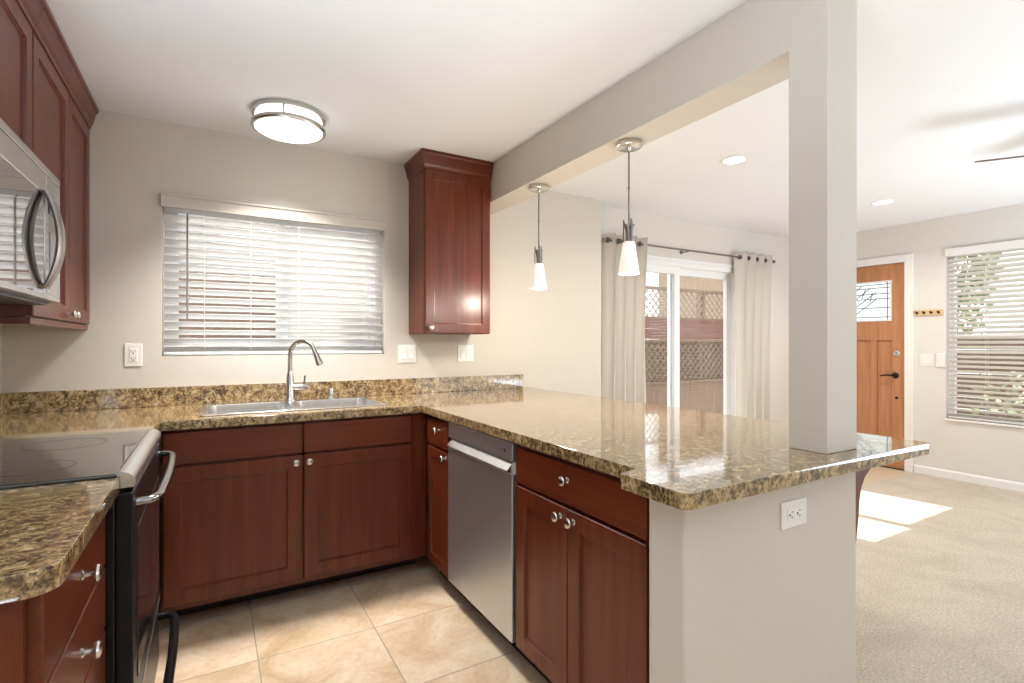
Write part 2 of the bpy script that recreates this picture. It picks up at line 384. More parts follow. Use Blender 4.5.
st(bb.build('baseboard_right', TRIM), 'white baseboard along the front door wall', 'baseboard')
bb = MB().prism([(YL,0),(YL-.014,0),(YL-.014,.07),(YL-.006,.085),(YL,.085)], 'x', SX1+.02, XR)
st(bb.build('baseboard_living_back', TRIM), 'white baseboard beside the sliding door', 'baseboard')

# ---- kitchen window
t = thing('window_1', ((WX0+WX1)/2, YB+.09, WZ0), 'white vinyl sliding window behind the kitchen blind', 'window', kind='structure')
L = t.location
m = MB(); y0, y1 = YB+.075, YB+.125; fw = .035
m.box(WX0, WX0+fw, y0, y1, WZ0, WZ1).box(WX1-fw, WX1, y0, y1, WZ0, WZ1).box(WX0+fw, WX1-fw, y0, y1, WZ0, WZ0+fw).box(WX0+fw, WX1-fw, y0, y1, WZ1-fw, WZ1)
m.bm.verts.ensure_lookup_table(); bmesh.ops.translate(m.bm, verts=m.bm.verts, vec=-L); m.build('window_frame', VINYL, t)
XM = .358
def sash(x0, x1, yc, z0, z1, w, nm, par, mat=VINYL, gm=None, L=L, dep=.012):
    m = MB().box(x0, x0+w, yc-dep, yc+dep, z0, z1).box(x1-w, x1, yc-dep, yc+dep, z0, z1).box(x0+w, x1-w, yc-dep, yc+dep, z0, z0+w).box(x0+w, x1-w, yc-dep, yc+dep, z1-w, z1)
    bmesh.ops.translate(m.bm, verts=m.bm.verts, vec=-L); s = m.build(nm, mat, par)
    g = MB().box(x0+w, x1-w, yc-.003, yc+.003, z0+w, z1-w); bmesh.ops.translate(g.bm, verts=g.bm.verts, vec=-L); g.build('pane', gm or GLASS, s)
    return s
sash(WX0+fw, XM+.03, YB+.087, WZ0+fw, WZ1-fw, .035, 'sash', t)
sash(XM-.03, WX1-fw, YB+.113, WZ0+fw, WZ1-fw, .035, 'sash', t)

def make_blind(name, axis, a0, a1, z0, z1, wall, inward, tilt, label, slat_mat, valance, pitch=.0435, cords=(), wand=None):
    """horizontal blind; axis 'x' (slats run along x) or 'y'. inward = sign towards the room on the other axis"""
    mid = (a0+a1)/2
    loc = (mid, wall, z0) if axis == 'x' else (wall, mid, z0)
    t = thing(name, loc, label, 'blind')
    def P(a, d, z):      # along, depth towards room, height -> local
        return (a-mid, inward*d, z-z0) if axis == 'x' else (inward*d, a-mid, z-z0)
    def bx(m, A0, A1, d0, d1, Z0, Z1):
        p, q = P(A0, d0, Z0), P(A1, d1, Z1); m.box(p[0], q[0], p[1], q[1], p[2], q[2]); return m
    bx(MB(), a0+.006, a1-.006, -.055, -.008, z1-.055, z1-.004).build('head_rail', slat_mat, t)
    if valance:
        m = MB()
        bx(m, a0-.004, a1+.004, .002, .016, z1-.06, z1+.006); bx(m, a0-.004, a1+.004, .002, .022, z1-.006, z1+.006)
        bx(m, a0-.002, a1+.002, .001, .020, z1-.064, z1-.056)
        m.build('valance', WALL if valance == 1 else TRIM, t, bevel=.002)
    n = int((z1-.065 - (z0+.03))/pitch); m = MB(); c, s = math.cos(tilt), math.sin(tilt)
    for k in range(n+1):
        zc = z0+.040+k*pitch; prof = []
        for j in range(5):
            u = -.025+.0125*j; h = .0022*(1-(u/.025)**2)
            prof.append((-.030+u*c-h*s, zc+u*s+h*c))
        prof2 = prof + [(d+.0022*s, z-.0022*c) for d, z in prof[::-1]]
        A = [m.bm.verts.new(P(a0+.010, d, z)) for d, z in prof2]; B = [m.bm.verts.new(P(a1-.010, d, z)) for d, z in prof2]
        m.bm.faces.new(A); m.bm.faces.new(B[::-1])
        for i in range(len(A)): m.bm.faces.new((A[i], A[(i+1)%len(A)], B[(i+1)%len(A)], B[i]))
    m.build('slats', slat_mat, t, smooth=True)
    bx(MB(), a0+.010, a1-.010, -.055, -.006, z0+.004, z0+.020).build('bottom_rail', slat_mat, t, bevel=.003)
    for cx in cords:
        m = MB(); m.tube([P(cx, -.0035, z0+.02), P(cx, -.0035, z1-.06)], .0011, 6); m.tube([P(cx, -.0565, z0+.02), P(cx, -.0565, z1-.06)], .0011, 6)
        m.build('ladder_cord', slat_mat, t)
    if wand:
        wx, wz0, wz1 = wand
        MB().tube([P(wx, .010, wz0), P(wx, .010, wz1), P(wx, -.004, wz1+.012), P(wx, -.014, wz1+.02)], [.0045, .0045, .003, .003], 8).build('tilt_wand', plain('wand_grey', (.16,.16,.16), .3), t, smooth=True)
    return t
make_blind('window_blind', 'x', WX0, WX1, WZ0, WZ1, YB, -1, math.radians(29), 'white horizontal slat blind with beige valance over the kitchen sink', SLAT, 1,
           cords=(-.035, .19, .44, .82), wand=(-.113, 1.37, 1.915))

# ---- living window
t = thing('window_2', (XR+.08, (LY0+LY1)/2, LZ0), 'white vinyl living room window beside the front door', 'window', kind='structure'); L = t.location
m = MB(); x0, x1 = XR+.062, XR+.115; fw = .04
m.box(x0, x1, LY0, LY0+fw, LZ0, LZ1).box(x0, x1, LY1-fw, LY1, LZ0, LZ1).box(x0, x1, LY0+fw, LY1-fw, LZ0, LZ0+fw).box(x0, x1, LY0+fw, LY1-fw, LZ1-fw, LZ1)
m.box(x0+.01, x1-.005, LY0+fw, LY1-fw, 1.28, 1.32)
bmesh.ops.translate(m.bm, verts=m.bm.verts, vec=-L); m.build('window_frame', VINYL, t)
m = MB().box(XR+.088, XR+.094, LY0+fw, LY1-fw, LZ0+fw, 1.28).box(XR+.088, XR+.094, LY0+fw, LY1-fw, 1.32, LZ1-fw)
bmesh.ops.translate(m.bm, verts=m.bm.verts, vec=-L); m.build('pane', GLASS, t)
m = MB().box(XR-.022, XR+.06, LY0-.03, LY1+.0, LZ0-.018, LZ0); bmesh.ops.translate(m.bm, verts=m.bm.verts, vec=-L); m.build('sill', TRIM, t, bevel=.003)
make_blind('window_blind', 'y', LY0, LY1, LZ0, LZ1, XR, -1, math.radians(26), 'open cream slat blind in the living room window by the front door', SLAT_L, 2, cords=(1.02, 1.45, 1.80))

# ---- sliding glass door
t = thing('door_2', ((SX0+SX1)/2, YL+.06, 0), 'white framed sliding glass door to the fenced patio', 'door', kind='structure'); L = t.location
m = MB(); fw = .045
m.box(SX0, SX0+fw, YL+.0, YL+.11, .01, SZ1).box(SX1-fw, SX1, YL, YL+.11, .01, SZ1).box(SX0+fw, SX1-fw, YL, YL+.11, SZ1-fw, SZ1).box(SX0+fw, SX1-fw, YL, YL+.11, .01, .035)
m.box(SX0-.05, SX1+.05, YL-.008, YL, SZ1, SZ1+.03)
bmesh.ops.translate(m.bm, verts=m.bm.verts, vec=-L); m.build('door_frame', VINYL, t, bevel=.003)
s1 = sash(SX0+fw, 3.80, YL+.035, .035, SZ1-fw, .068, 'sliding_panel', t, L=L, dep=.018)
s2 = sash(3.72, SX1-fw, YL+.078, .035, SZ1-fw, .068, 'fixed_panel', t, L=L, dep=.018)
hm = MB().box(2.925, 2.945, YL-.02, YL+.017, .95, 1.15); bmesh.ops.translate(hm.bm, verts=hm.bm.verts, vec=-L); hm.build('pull_handle', VINYL, s1, bevel=.004)

# ---- front door
t = thing('door_1', (XR+.03, (DY0+DY1)/2, 0), 'orange brown wooden front door with leaded glass lite and dark lever', 'door', kind='structure'); L = t.location
def loc(m, P=None): bmesh.ops.translate(m.bm, verts=m.bm.verts, vec=-(P or L)); return m
def slab(m, y0, y1, z0, z1, x0=XR+.012, x1=XR+.055): m.box(x0, x1, y0, y1, z0, z1)
m = MB(); GY0, GY1, GZ0, GZ1 = 2.535, 3.183, 1.475, 1.855
dz0, dz1 = .012, DZ1-.003
PZ0, PZ1 = .22, 1.27
slab(m, DY0+.003, 2.52, dz0, dz1); slab(m, 3.198, DY1-.003, dz0, dz1)
slab(m, 2.52, 3.198, GZ1+.012, dz1); slab(m, 2.52, 3.198, PZ1, GZ0-.012); slab(m, 2.52, 3.198, dz0, PZ0)
mull = [2.52, 2.655, 2.71, 3.008, 3.063, 3.198]
slab(m, 2.655, 2.71, PZ0, PZ1); slab(m, 3.008, 3.063, PZ0, PZ1)
for a, b in ((2.52, 2.655), (2.71, 3.008), (3.063, 3.198)): slab(m, a, b, PZ0, PZ1, XR+.030, XR+.045)
loc(m).build('door_leaf', DOORW, t, bevel=.002)
m = MB(); 
for a, b, c, d in ((2.52, 2.535, GZ0-.012, GZ1+.012), (3.183, 3.198, GZ0-.012, GZ1+.012), (2.535, 3.183, GZ0-.012, GZ0), (2.535, 3.183, GZ1, GZ1+.012)): m.box(XR+.006, XR+.05, a, b, c, d)
lf = loc(m).build('lite_frame', TRIM, t, bevel=.002)
loc(MB().box(XR+.028, XR+.034, GY0, GY1, GZ0, GZ1)).build('leaded_glass', ARTG, lf)
m = MB(); xg = XR+.026
def came(y0, z0, y1, z1): m.tube([(xg, y0, z0), (xg, y1, z1)],   .0040, 6)
for z in (1.505, 1.60, 1.69, 1.74, 1.80, 1.835): came(GY0+.002, z, GY1-.002, z)
for y in (2.565, 3.153, 3.10, 2.95, 2.88): came(y, GZ0, y, GZ1)
for (a, b, c, d) in ((2.98,1.60,2.72,1.80),(2.93,1.56,2.66,1.76),(2.88,1.52,2.66,1.69),(3.10,1.56,2.80,1.83),(3.15,1.50,2.95,1.66),(2.80,1.70,2.76,1.80),(2.72,1.66,2.70,1.76)): came(a, b, c, d)
loc(m).build('lead_lines', LEADL, lf)
hy = 2.487
m = MB(); R90 = Matrix.Rotation(-PI/2, 4, 'Y')
m.lathe([(.0,0),(.030,0),(.030,.006),(.022,.012),(.011,.016),(.011,.045),(0,.047)], Matrix.Translation((XR+.012, hy, .925)) @ R90, 24)
m.tube([(XR-.030, hy, .925), (XR-.034, hy+.02, .925), (XR-.034, hy+.06, .928), (XR-.032, hy+.115, .918)], [.010,.010,.0085,.007], 10)
loc(m).build('lever_handle', BRONZE, t, smooth=True)
loc(MB().lathe([(0,0),(.030,0),(.030,.008),(.024,.014),(.013,.014),(.013,.02),(0,.021)], Matrix.Translation((XR+.012, hy-.01, 1.142)) @ R90, 24).box(XR-.018, XR-.008, hy-.014, hy-.006, 1.128, 1.156)).build('deadbolt', NICKEL, t, smooth=True)
loc(MB().lathe([(0,0),(.014,0),(.013,.006),(0,.008)], Matrix.Translation((XR+.012, hy-.01, .705)) @ R90, 16)).build('keyhole_cap', BRONZE, t, smooth=True)
m = MB(); cw = .072
m.box(XR-.016, XR, DY0-cw, DY0, 0.006, DZ1+cw).box(XR-.016, XR, DY0, DY1, DZ1, DZ1+cw).box(XR-.016, XR, DY1, YL-.002, 0.006, DZ1+cw)
loc(m).build('casing', TRIM, t, bevel=.003)
loc(MB().box(XR-.01, XR+.11, DY0, DY1, .006, .012)).build('threshold', BRONZE, t)

# ------------------------------------------------------------------ cabinets
def knob_mesh():
    R = Matrix.Rotation(PI/2, 4, 'X')     # points to -y
    return MB().lathe([(0,0),(.0095,0),(.0095,.002),(.0055,.005),(.0048,.014),(.008,.018),(.0155,.021),(.0165,.025),(.0145,.029),(.008,.0315),(0,.032)], R, 20).mesh('knob', NICKEL, True)
KNOB = knob_mesh()
def shaker(x0, x1, z0, z1, t=.020, stile=.058, rec=.009, lip=.006, flat=False):
    """front face at y=-t, back at y=0"""
    m = MB(); bm = m.bm
    V = lambda x, y, z: bm.verts.new((x, y, z))
    def ring(d, y): return [V(x0+d, y, z0+d), V(x1-d, y, z0+d), V(x1-d, y, z1-d), V(x0+d, y, z1-d)]
    e = .0025
    rings = [ring(0, 0), ring(0, -t+e), ring(e, -t)]
    if not flat: rings += [ring(stile, -t), ring(stile+.002, -t+rec*.6), ring(stile+lip, -t+rec*.7), ring(stile+lip+.001, -t+rec)]
    bm.faces.new(rings[0])
    for a, b in zip(rings, rings[1:]):
        for i in range(4): bm.faces.new((a[i], a[(i+1)%4], b[(i+1)%4], b[i]))
    bm.faces.new(rings[-1][::-1]); return m
def front(cab, kind, x0, x1, z0, z1, knob=None, mat=None, stile=.058):
    flat = kind != 'door'
    o = shaker(x0, x1, z0, z1, flat=flat, stile=stile).build(kind, mat or (CHERRY_H if flat else CHERRY), cab)
    if knob: k = place('knob', KNOB, o); k.location = (knob[0], -.020, knob[1])
    return o
def base_cab(name, loc_, rz, w, d, label, rails=(.72,), mids=(), ztop=.876, toe=.070, rs=.038, panel=.018, cat='cabinet', carc=None):
    """front of carcass on local y=0, width along +x"""
    c = thing(name, loc_, label, cat, rz)
    m = MB(); p = panel
    m.box(0, p, .02, d, .10, ztop-.002).box(w-p, w, .02, d, .10, ztop-.002).box(p, w-p, .02, d, .10, .118).box(p, w-p, d-.008, d, .118, ztop-.002)
    m.build('carcass', CHERRY, c)
    MB().box(0, w, toe, toe+.015, 0, .10).box(0, p, toe+.015, d, 0, .10).box(w-p, w, toe+.015, d, 0, .10).build('toe_kick', TOE, c)
    f = MB(); s = .038
    f.box(0, s, 0, .02, .10, ztop-.002).box(w-rs, w, 0, .02, .10, ztop-.002).box(s, w-rs, 0, .02, .10, .125).box(s, w-rs, 0, .02, ztop-.03, ztop-.002)
    for r in rails: f.box(s, w-rs, 0, .02, r-.016, r+.018)
    for q in mids: f.box(q-.018, q+.018, 0, .02, .125, ztop-.03)
    f.build('face_frame', CHERRY, c)
    return c
# sink base on the back run (front faces -y)
x0 = -.186; w_ = 1.180
c = base_cab('sink_cabinet', (x0, 2.625, 0), 0, w_, .60, 'cherry base cabinet with two doors under the kitchen sink', mids=(.558,), toe=.165, rs=.125)
D = lambda X: X - x0
front(c, 'door', D(-.178), D(.368), .128, .712, (D(.339), .683), stile=.062)
front(c, 'door', D(.377), D(.906), .128, .712, (D(.398), .683), stile=.062)
front(c, 'drawer_front', D(-.178), D(.368), .724, .862)
front(c, 'drawer_front', D(.377), D(.906), .724, .862)
# peninsula (front faces -x): local x -> -Y
XF = .995
def pen(name, ya, yb, label, **k): return base_cab(name, (XF, ya, 0), -PI/2, ya-yb, .60, label, **k)
c = pen('base_cabinet', 2.604, 2.275, 'narrow cherry base cabinet left of the dishwasher')
front(c, 'drawer', .041, .319, .724, .858, (.204, .806), stile=.04)
front(c, 'door', .041, .319, .115, .712, (.291, .685), stile=.048)
c = pen('base_cabinet', 1.655, .966, 'wide cherry base cabinet with double doors at the peninsula end', mids=(.327,))
front(c, 'drawer', .006, .672, .727, .856, (.329, .806))
front(c, 'door', .006, .3245, .115, .715, (.292, .683))
front(c, 'door', .3295, .672, .115, .715, (.362, .683))
# left drawer base (front faces +x): local x -> +Y
c = base_cab('drawer_cabinet', (-.240, 1.015, 0), PI/2, .55, .595, 'cherry drawer base cabinet at the near left beside the range', rails=(.71,.56,.41,.26))
for k, (a, b) in enumerate(((.715,.862),(.566,.708),(.417,.559),(.268,.410),(.115,.261))):
    front(c, 'drawer', .014, .536, a, b, (.275, (a+b)/2))
# filler between range and sink run, on the left
c = base_cab('corner_cabinet', (-.240, 2.322, 0), PI/2, .30, .595, 'cherry corner base cabinet beyond the range, mostly hidden', rails=())

# upper cabinets
def crown(m, pts_in, out=.035, z0=2.295, z1=ZC):
    """pts_in: open path of plan points (ccw outward to the right-hand side); builds a stepped crown"""
    prof = [(0, z0), (.004, z0), (.006, z0+.012), (.012, z0+.025), (.026, z1-.026), (out, z1-.018), (out, z1-.0015), (0, z1-.0015)]
    P = [Vector(p) for p in pts_in]; n = len(P); offs = []
    for i in range(n):
        ds = []
        if i > 0: ds.append((P[i]-P[i-1]).normalized())
        if i < n-1: ds.append((P[i+1]-P[i]).normalized())
        nr = [Vector((d.y, -d.x)) for d in ds]
        if len(nr) == 2: b = (nr[0]+nr[1]); b = b/(1+nr[0].dot(nr[1]))
        else: b = nr[0]
        offs.append(b)
    rings = [[m.bm.verts.new((P[i].x+offs[i].x*d, P[i].y+offs[i].y*d, z)) for d, z in prof] for i in range(n)]
    for a, b in zip(rings, rings[1:]):
        for k in range(len(prof)): m.bm.faces.new((a[k], b[k], b[(k+1)%len(prof)], a[(k+1)%len(prof)]))
    m.bm.faces.new(rings[0]); m.bm.faces.new(rings[-1][::-1]); return m
def upper(name, loc_, rz, w, d, z0, z1, label):
    c = thing(name, loc_, label, 'cabinet', rz)
    MB().box(0, w, 0, d, z0, z1).build('carcass', CHERRY, c, bevel=.0015)
    return c
# right of the window, front faces -y
c = upper('wall_cabinet', (1.106, 2.960, 0), 0, .446, YB-2.960-.001, 1.300, 2.385, 'tall cherry wall cabinet hung right of the kitchen window')
front(c, 'door', .004, .442, 1.304, 2.296, (.032, 1.333), stile=.055)
crown(MB(), [(0, YB-2.960-.002), (0, -.020), (.446, -.020)], out=.032).build('crown_moulding', CHERRY_H, c) if False else None
m = MB(); crown(m, [(0, YB-2.960-.002), (0, -.020), (.447, -.020)], out=.032); m.build('crown_moulding', CHERRY_H, c)
# left wall, front faces +x ; local x -> +Y, local y -> -X
XU = -.540
c = upper('wall_cabinet', (XU, 2.309, 0), PI/2, YB-2.309-.001, -XL+XU-.001, 1.330, 2.385, 'cherry wall cabinet with two doors left of the window')
front(c, 'door', .004, .500, 1.334, 2.296, (.470, 1.362), stile=.062)
front(c, 'door', .505, YB-2.309-.003, 1.334, 2.296, (.538, 1.362), stile=.062)
m = MB(); crown(m, [(0, -.020), (YB-2.309-.002, -.020)]); m.build('crown_moulding', CHERRY_H, c)
m = MB().box(.002, YB-2.309-.003, -.012, .010, 1.306, 1.3295).box(.002, .022, .010, .28, 1.306, 1.3295); m.build('light_rail', CHERRY_H, c, bevel=.002)
c = upper('wall_cabinet', (XU, 1.545, 0), PI/2, .762, -XL+XU-.001, 1.800, 2.385, 'short cherry wall cabinet above the microwave')
front(c, 'door', .004, .378, 1.804, 2.296, (.350, 1.830), stile=.062)
front(c, 'door', .383, .757, 1.804, 2.296, (.411, 1.830), stile=.062)
m = MB(); crown(m, [(0, -.020), (.7615, -.020)]); m.build('crown_moulding', CHERRY_H, c)

# ------------------------------------------------------------------ worktops
def slab_curve(name, outer, holes, z0, z1, mat, bev=.0018):
    cu = bpy.data.curves.new(name, 'CURVE'); cu.dimensions = '2D'; cu.fill_mode = 'BOTH'
    for pts in [outer]+holes:
        sp = cu.splines.new('POLY'); sp.points.add(len(pts)-1); sp.use_cyclic_u = True
        for q, p in zip(sp.points, pts): q.co = (p[0], p[1], 0, 1)
    cu.extrude = (z1-z0)/2 - bev; cu.bevel_depth = bev; cu.bevel_resolution = 3; cu.offset = -bev
    o = bpy.data.objects.new(name, cu); COL.objects.link(o)
    bpy.context.view_layer.update()
    me = bpy.data.meshes.new_from_object(o.evaluated_get(bpy.context.evaluated_depsgraph_get()))
    bpy.data.objects.remove(o); bpy.data.curves.remove(cu)
    me.materials.clear(); me.materials.append(mat)
    for v in me.vertices: v.co.z += (z0+z1)/2
    for p in me.polygons: p.use_smooth = True
    me.set_sharp_from_angle(angle=math.radians(15))
    return me
SKX0, SKX1, SKY0, SKY1 = -.048, .802, 2.675, 3.180
outer = rounded([(XL+.001, YB-.001), (2.045, YB-.001), (2.045, .775), (.885, .775), (.885, .985), (.955, 1.0), (.955, 2.580), (-.195, 2.580), (-.195, 2.322), (XL+.001, 2.322)],
                [0, 0, .010, .026, .012, .01, .012, .012, .006, 0])
hole = rounded([(SKX0+.02, SKY0+.02), (SKX0+.02, SKY1-.09), (SKX1-.02, SKY1-.09), (SKX1-.02, SKY0+.02)], [.03]*4)
me = slab_curve('worktop', outer, [hole], .876, .914, GRAN)
wt = place('worktop', me); tag(wt, 'speckled gold brown granite worktop along the window and over the peninsula', 'worktop')
MB().box(XL+.001, 1.968, YB-.021, YB-.001, .914, 1.013).build('backsplash', GRAN, wt, bevel=.002)
MB().box(XL+.001, XL+.021, 2.322, YB-.021, .914, 1.013).build('backsplash', GRAN, wt, bevel=.002)
outer = rounded([(XL+.001, 1.566), (XL+.001, .980), (-.195, .980), (-.195, 1.566)], [0, 0, .045, .006])
me = slab_curve('worktop', outer, [], .876, .914, GRAN)
w2 = place('worktop', me); tag(w2, 'short granite worktop at near left, rounded corner, in front of the range', 'worktop')
MB().box(XL+.001, XL+.021, .980, 1.566, .914, 1.013).build('backsplash', GRAN, w2, bevel=.002)

# ------------------------------------------------------------------ sink, faucet, air gap
t = thing('sink', ((SKX0+SKX1)/2, (SKY0+SKY1)/2, .914), 'stainless steel double bowl sink set into the granite under the window', 'sink'); L = t.location
rim_o = rounded([(SKX0,SKY0),(SKX1,SKY0),(SKX1,SKY1),(SKX0,SKY1)], [.02]*4)
b1 = rounded([(SKX0+.032,SKY0+.032),(.352,SKY0+.032),(.352,SKY1-.10),(SKX0+.032,SKY1-.10)], [.045]*4)
b2 = rounded([(.395,SKY0+.032),(SKX1-.032,SKY0+.032),(SKX1-.032,SKY1-.10),(.395,SKY1-.10)], [.045]*4)
me = slab_curve('rim', rim_o, [b1, b2], .9142, .9202, STEEL_S, .0022)
for v in me.vertices: v.co -= L
place('rim', me, t)
for poly in (b1, b2):
    m = MB(); n = len(poly); cx = sum(p[0] for p in poly)/n; cy = sum(p[1] for p in poly)/n
    prev = None
    for z, sc in ((.9175, 1.0), (.905, .995), (.80, .965), (.765, .93), (.752, .86), (.748, .2), (.744, .12), (.742, .0)):
        ring = [m.bm.verts.new((cx+(p[0]-cx)*sc, cy+(p[1]-cy)*sc, z)) for p in poly] if sc > 0 else None
        if prev and ring:
            for i in range(n): m.bm.faces.new((prev[i], prev[(i+1)%n], ring[(i+1)%n], ring[i]))
        elif prev: m.bm.faces.new(prev)
        prev = ring or prev
    bmesh.ops.translate(m.bm, verts=m.bm.verts, vec=-L)
    bo = m.build('bowl', STEEL_S, t, smooth=True)
    d = MB().lathe([(0,0),(.042,0),(.042,.003),(.034,.004),(.030,.001),(0,.001)], Matrix.Translation((cx-L.x, cy-L.y, .7485-L.z)), 24); d.build('drain', NICKEL, bo, smooth=True)

FNICK = plain('faucet_nickel', (.50,.48,.46), .24, 1)
fx, fy = .378, 3.125
t = thing('faucet', (fx, fy, .9202), 'brushed nickel gooseneck pull-down faucet at the sink', 'faucet')
MB().lathe([(0,0),(.030,0),(.030,.006),(.026,.012),(.0215,.018),(.0205,.13),(.0165,.15),(.0125,.165),(0,.166)], None, 28).build('body', FNICK, t, smooth=True)
dx, dy = math.cos(math.radians(-42)), math.sin(math.radians(-42)); pts = []
pts += [(0,0,.155), (0,0,.225)]
rad = .078
for k in range(1, 15):
    a = PI - k*(PI*.90)/14
    pts.append(((rad+rad*math.cos(a))*dx, (rad+rad*math.cos(a))*dy, .255+rad*math.sin(a)))
MB().tube(pts, .0125, 14).build('spout', FNICK, t, smooth=True)
e = Vector(pts[-1]); dr = (e - Vector(pts[-2])).normalized()
MB().tube([e, e+dr*.02, e+dr*.024, e+dr*.075, e+dr*.085], [.0135, .0135, .0150, .0195, .0185], 16).build('spray_head', FNICK, t, smooth=True)
m = MB(); m.tube([(.015,-.004,.075), (.030,-.006,.075), (.085,-.016,.075), (.090,-.017,.075)], [.0175,.0185,.0185,.015], 18)
m.build('handle_hub', FNICK, t, smooth=True)
MB().tube([(.072,-.014,.090), (.074,-.016,.112), (.076,-.022,.138)], [.005,.0048,.0055], 10).build('lever', DNICK, t, smooth=True)
t = thing('air_gap_cap', (.598, 3.130, .9202), 'small chrome air gap cap right of the faucet', 'air gap')
MB().lathe([(0,0),(.022,0),(.022,.004),(.0175,.007),(.0175,.052),(.016,.058),(0,.060)], None, 24).build('cap', NICKEL, t, smooth=True)
MB().lathe([(.0180,.016),(.0184,.018),(.0184,.021),(.0180,.023)], None, 24, False).build('cap_band', DNICK, t, smooth=True)

# ------------------------------------------------------------------ range
RY0, RY1 = 1.573, 2.315
t = thing('range', (-.50, (RY0+RY1)/2, 0), 'black electric range with glass cooktop and steel front edge at left', 'range'); L = t.location
RXF = -.205
m = loc(MB().box(XL+.002, RXF, RY0, RY1, .06, .900)); m.build('body', BLACK, t, bevel=.003)
loc(MB().box(XL+.06, RXF-.05, RY0+.03, RY1-.03, 0, .06)).build('plinth', BLACK, t)
ck = loc(MB().box(XL+.002, -.2015, RY0-.002, RY1+.002, .900, .922)).build('cooktop', BLACKG, t, bevel=.004)
pf = [(-.201,.900),(-.201,.922),(-.198,.9255),(-.193,.9265),(-.178,.922),(-.166,.911),(-.162,.897),(-.166,.886),(-.1995,.886),(-.1995,.900)]
loc(MB().prism(pf, 'y', RY0-.001, RY1+.001)).build('front_trim', STEEL, t, smooth=True)
MBR = plain('burner_ring', (.07,.07,.072), .12)
for (bx_, by_, br_) in ((-.40, 1.76, .09), (-.40, 2.12, .105), (-.68, 1.76, .105), (-.68, 2.12, .08)):
    loc(MB().lathe([(br_-.004,.9221),(br_-.004,.9224),(br_,.9224),(br_,.9221)], Matrix.Translation((bx_, by_, 0)), 40, False)).build('burner_ring', MBR, ck)
od = loc(MB().box(RXF, -.168, RY0+.004, RY1-.004, .300, .872)).build('oven_door', BLACK, t, bevel=.004)
loc(MB().box(-.1685, -.1655, RY0+.075, RY1-.075, .375, .765)).build('oven_window', OVGLASS, od, bevel=.001)
loc(MB().box(-.1685, -.1655, RY0+.006, RY1-.006, .302, .309)).build('door_edge_strip', STEEL, od)
def bail(y0, y1, z, xo, drop, r=.0115):
    p = [(-.168, y0, z)]
    p += [(-.140, y0+.004, z), (xo-.012, y0+.012, z-drop*.25), (xo, y0+.040, z-drop*.4)]
    for k in range(1, 10): p.append((xo+.006*math.sin(PI*k/10), y0+.04+(y1-y0-.08)*k/10, z-drop*.4-drop*.6*math.sin(PI*k/10)))
    p += [(xo, y1-.040, z-drop*.4), (xo-.012, y1-.012, z-drop*.25), (-.140, y1-.004, z), (-.168, y1, z)]
    return p
loc(MB().tube(bail(RY0+.045, RY1-.045, .838, -.122, .0), .0115, 14, squash=(.85,1.15,(0,0,1)))).build('oven_handle', POL, od, smooth=True, label='polished steel oven door handle')
dw = loc(MB().box(RXF, -.170, RY0+.004, RY1-.004, .075, .292)).build('storage_drawer', BLACK, t, bevel=.004)
loc(MB().tube(bail(RY0+.045, RY1-.045, .245, -.116, .0), .0135, 14)).build('drawer_handle', BLACK, dw, smooth=True)

# ------------------------------------------------------------------ microwave
MY0, MY1, MXF = 1.547, 2.305, -.450
t = thing('microwave', (-.64, (MY0+MY1)/2, 1.372), 'stainless over-the-range microwave with a big arched handle', 'microwave'); L = t.location
loc(MB().box(XL+.002, MXF-.022, MY0, MY1, 1.376, 1.796)).build('housing', BLACK, t, bevel=.003)
HY = 2.135
m = MB(); X0, X1 = MXF-.022, MXF
m.box(X0, X1, MY0, HY, 1.705, 1.770).box(X0, X1, MY0, HY, 1.380, 1.396).box(X0, X1, MY0, MY0+.05, 1.396, 1.705).box(X0, X1, HY-.012, HY, 1.396, 1.705)
d = loc(m).build('door', STEEL, t, bevel=.002)
MWG = plain('microwave_window', (.55,.55,.56), .03, 1)
loc(MB().box(X0+.004, X1-.002, MY0+.05, HY-.012, 1.396, 1.705)).build('door_window', MWG, d)
m = MB()
p = []
hy = HY-.022
for k in range(17):
    a = k/16; p.append((MXF+.004+.033*math.sin(PI*a)**.8, hy+.012*math.sin(PI*a), 1.415+.300*a))
m.tube(p, [.014+.005*math.sin(PI*k/16) for k in range(17)], 12, squash=(1.75,.6,(0,1,0)))
loc(m).build('handle', plain('handle_steel', (.36,.34,.33), .36, 1), d, smooth=True)
cp = loc(MB().box(X0, X1, HY+.003, MY1, 1.380, 1.396).box(X0, X1, HY+.003, MY1, 1.705, 1.770).box(X0, X1, MY1-.018, MY1, 1.396, 1.705)).build('control_panel', STEEL, t, bevel=.002)
loc(MB().box(X0, X1-.001, HY+.003, MY1-.018, 1.396, 1.705)).build('panel_glass', MWG, cp)
loc(MB().box(X1-.0012, X1+.0004, HY+.045, HY+.110, 1.45, 1.60)).build('keypad', plain('keypad_grey', (.35,.35,.36), .25), cp)
loc(MB().box(X1-.001, X1+.001, HY+.035, HY+.126, 1.655, 1.70)).build('display', BLACKG, cp)
m = MB().box(X0, X1, MY0, MY1, 1.773, 1.797)
loc(m).build('vent_strip', STEEL, t, bevel=.002)
loc(MB().box(XL+.04, MXF-.03, MY0+.02, MY1-.02, 1.368, 1.376)).build('grease_filter', plain('filter_grey', (.05,.05,.05), .4), t)

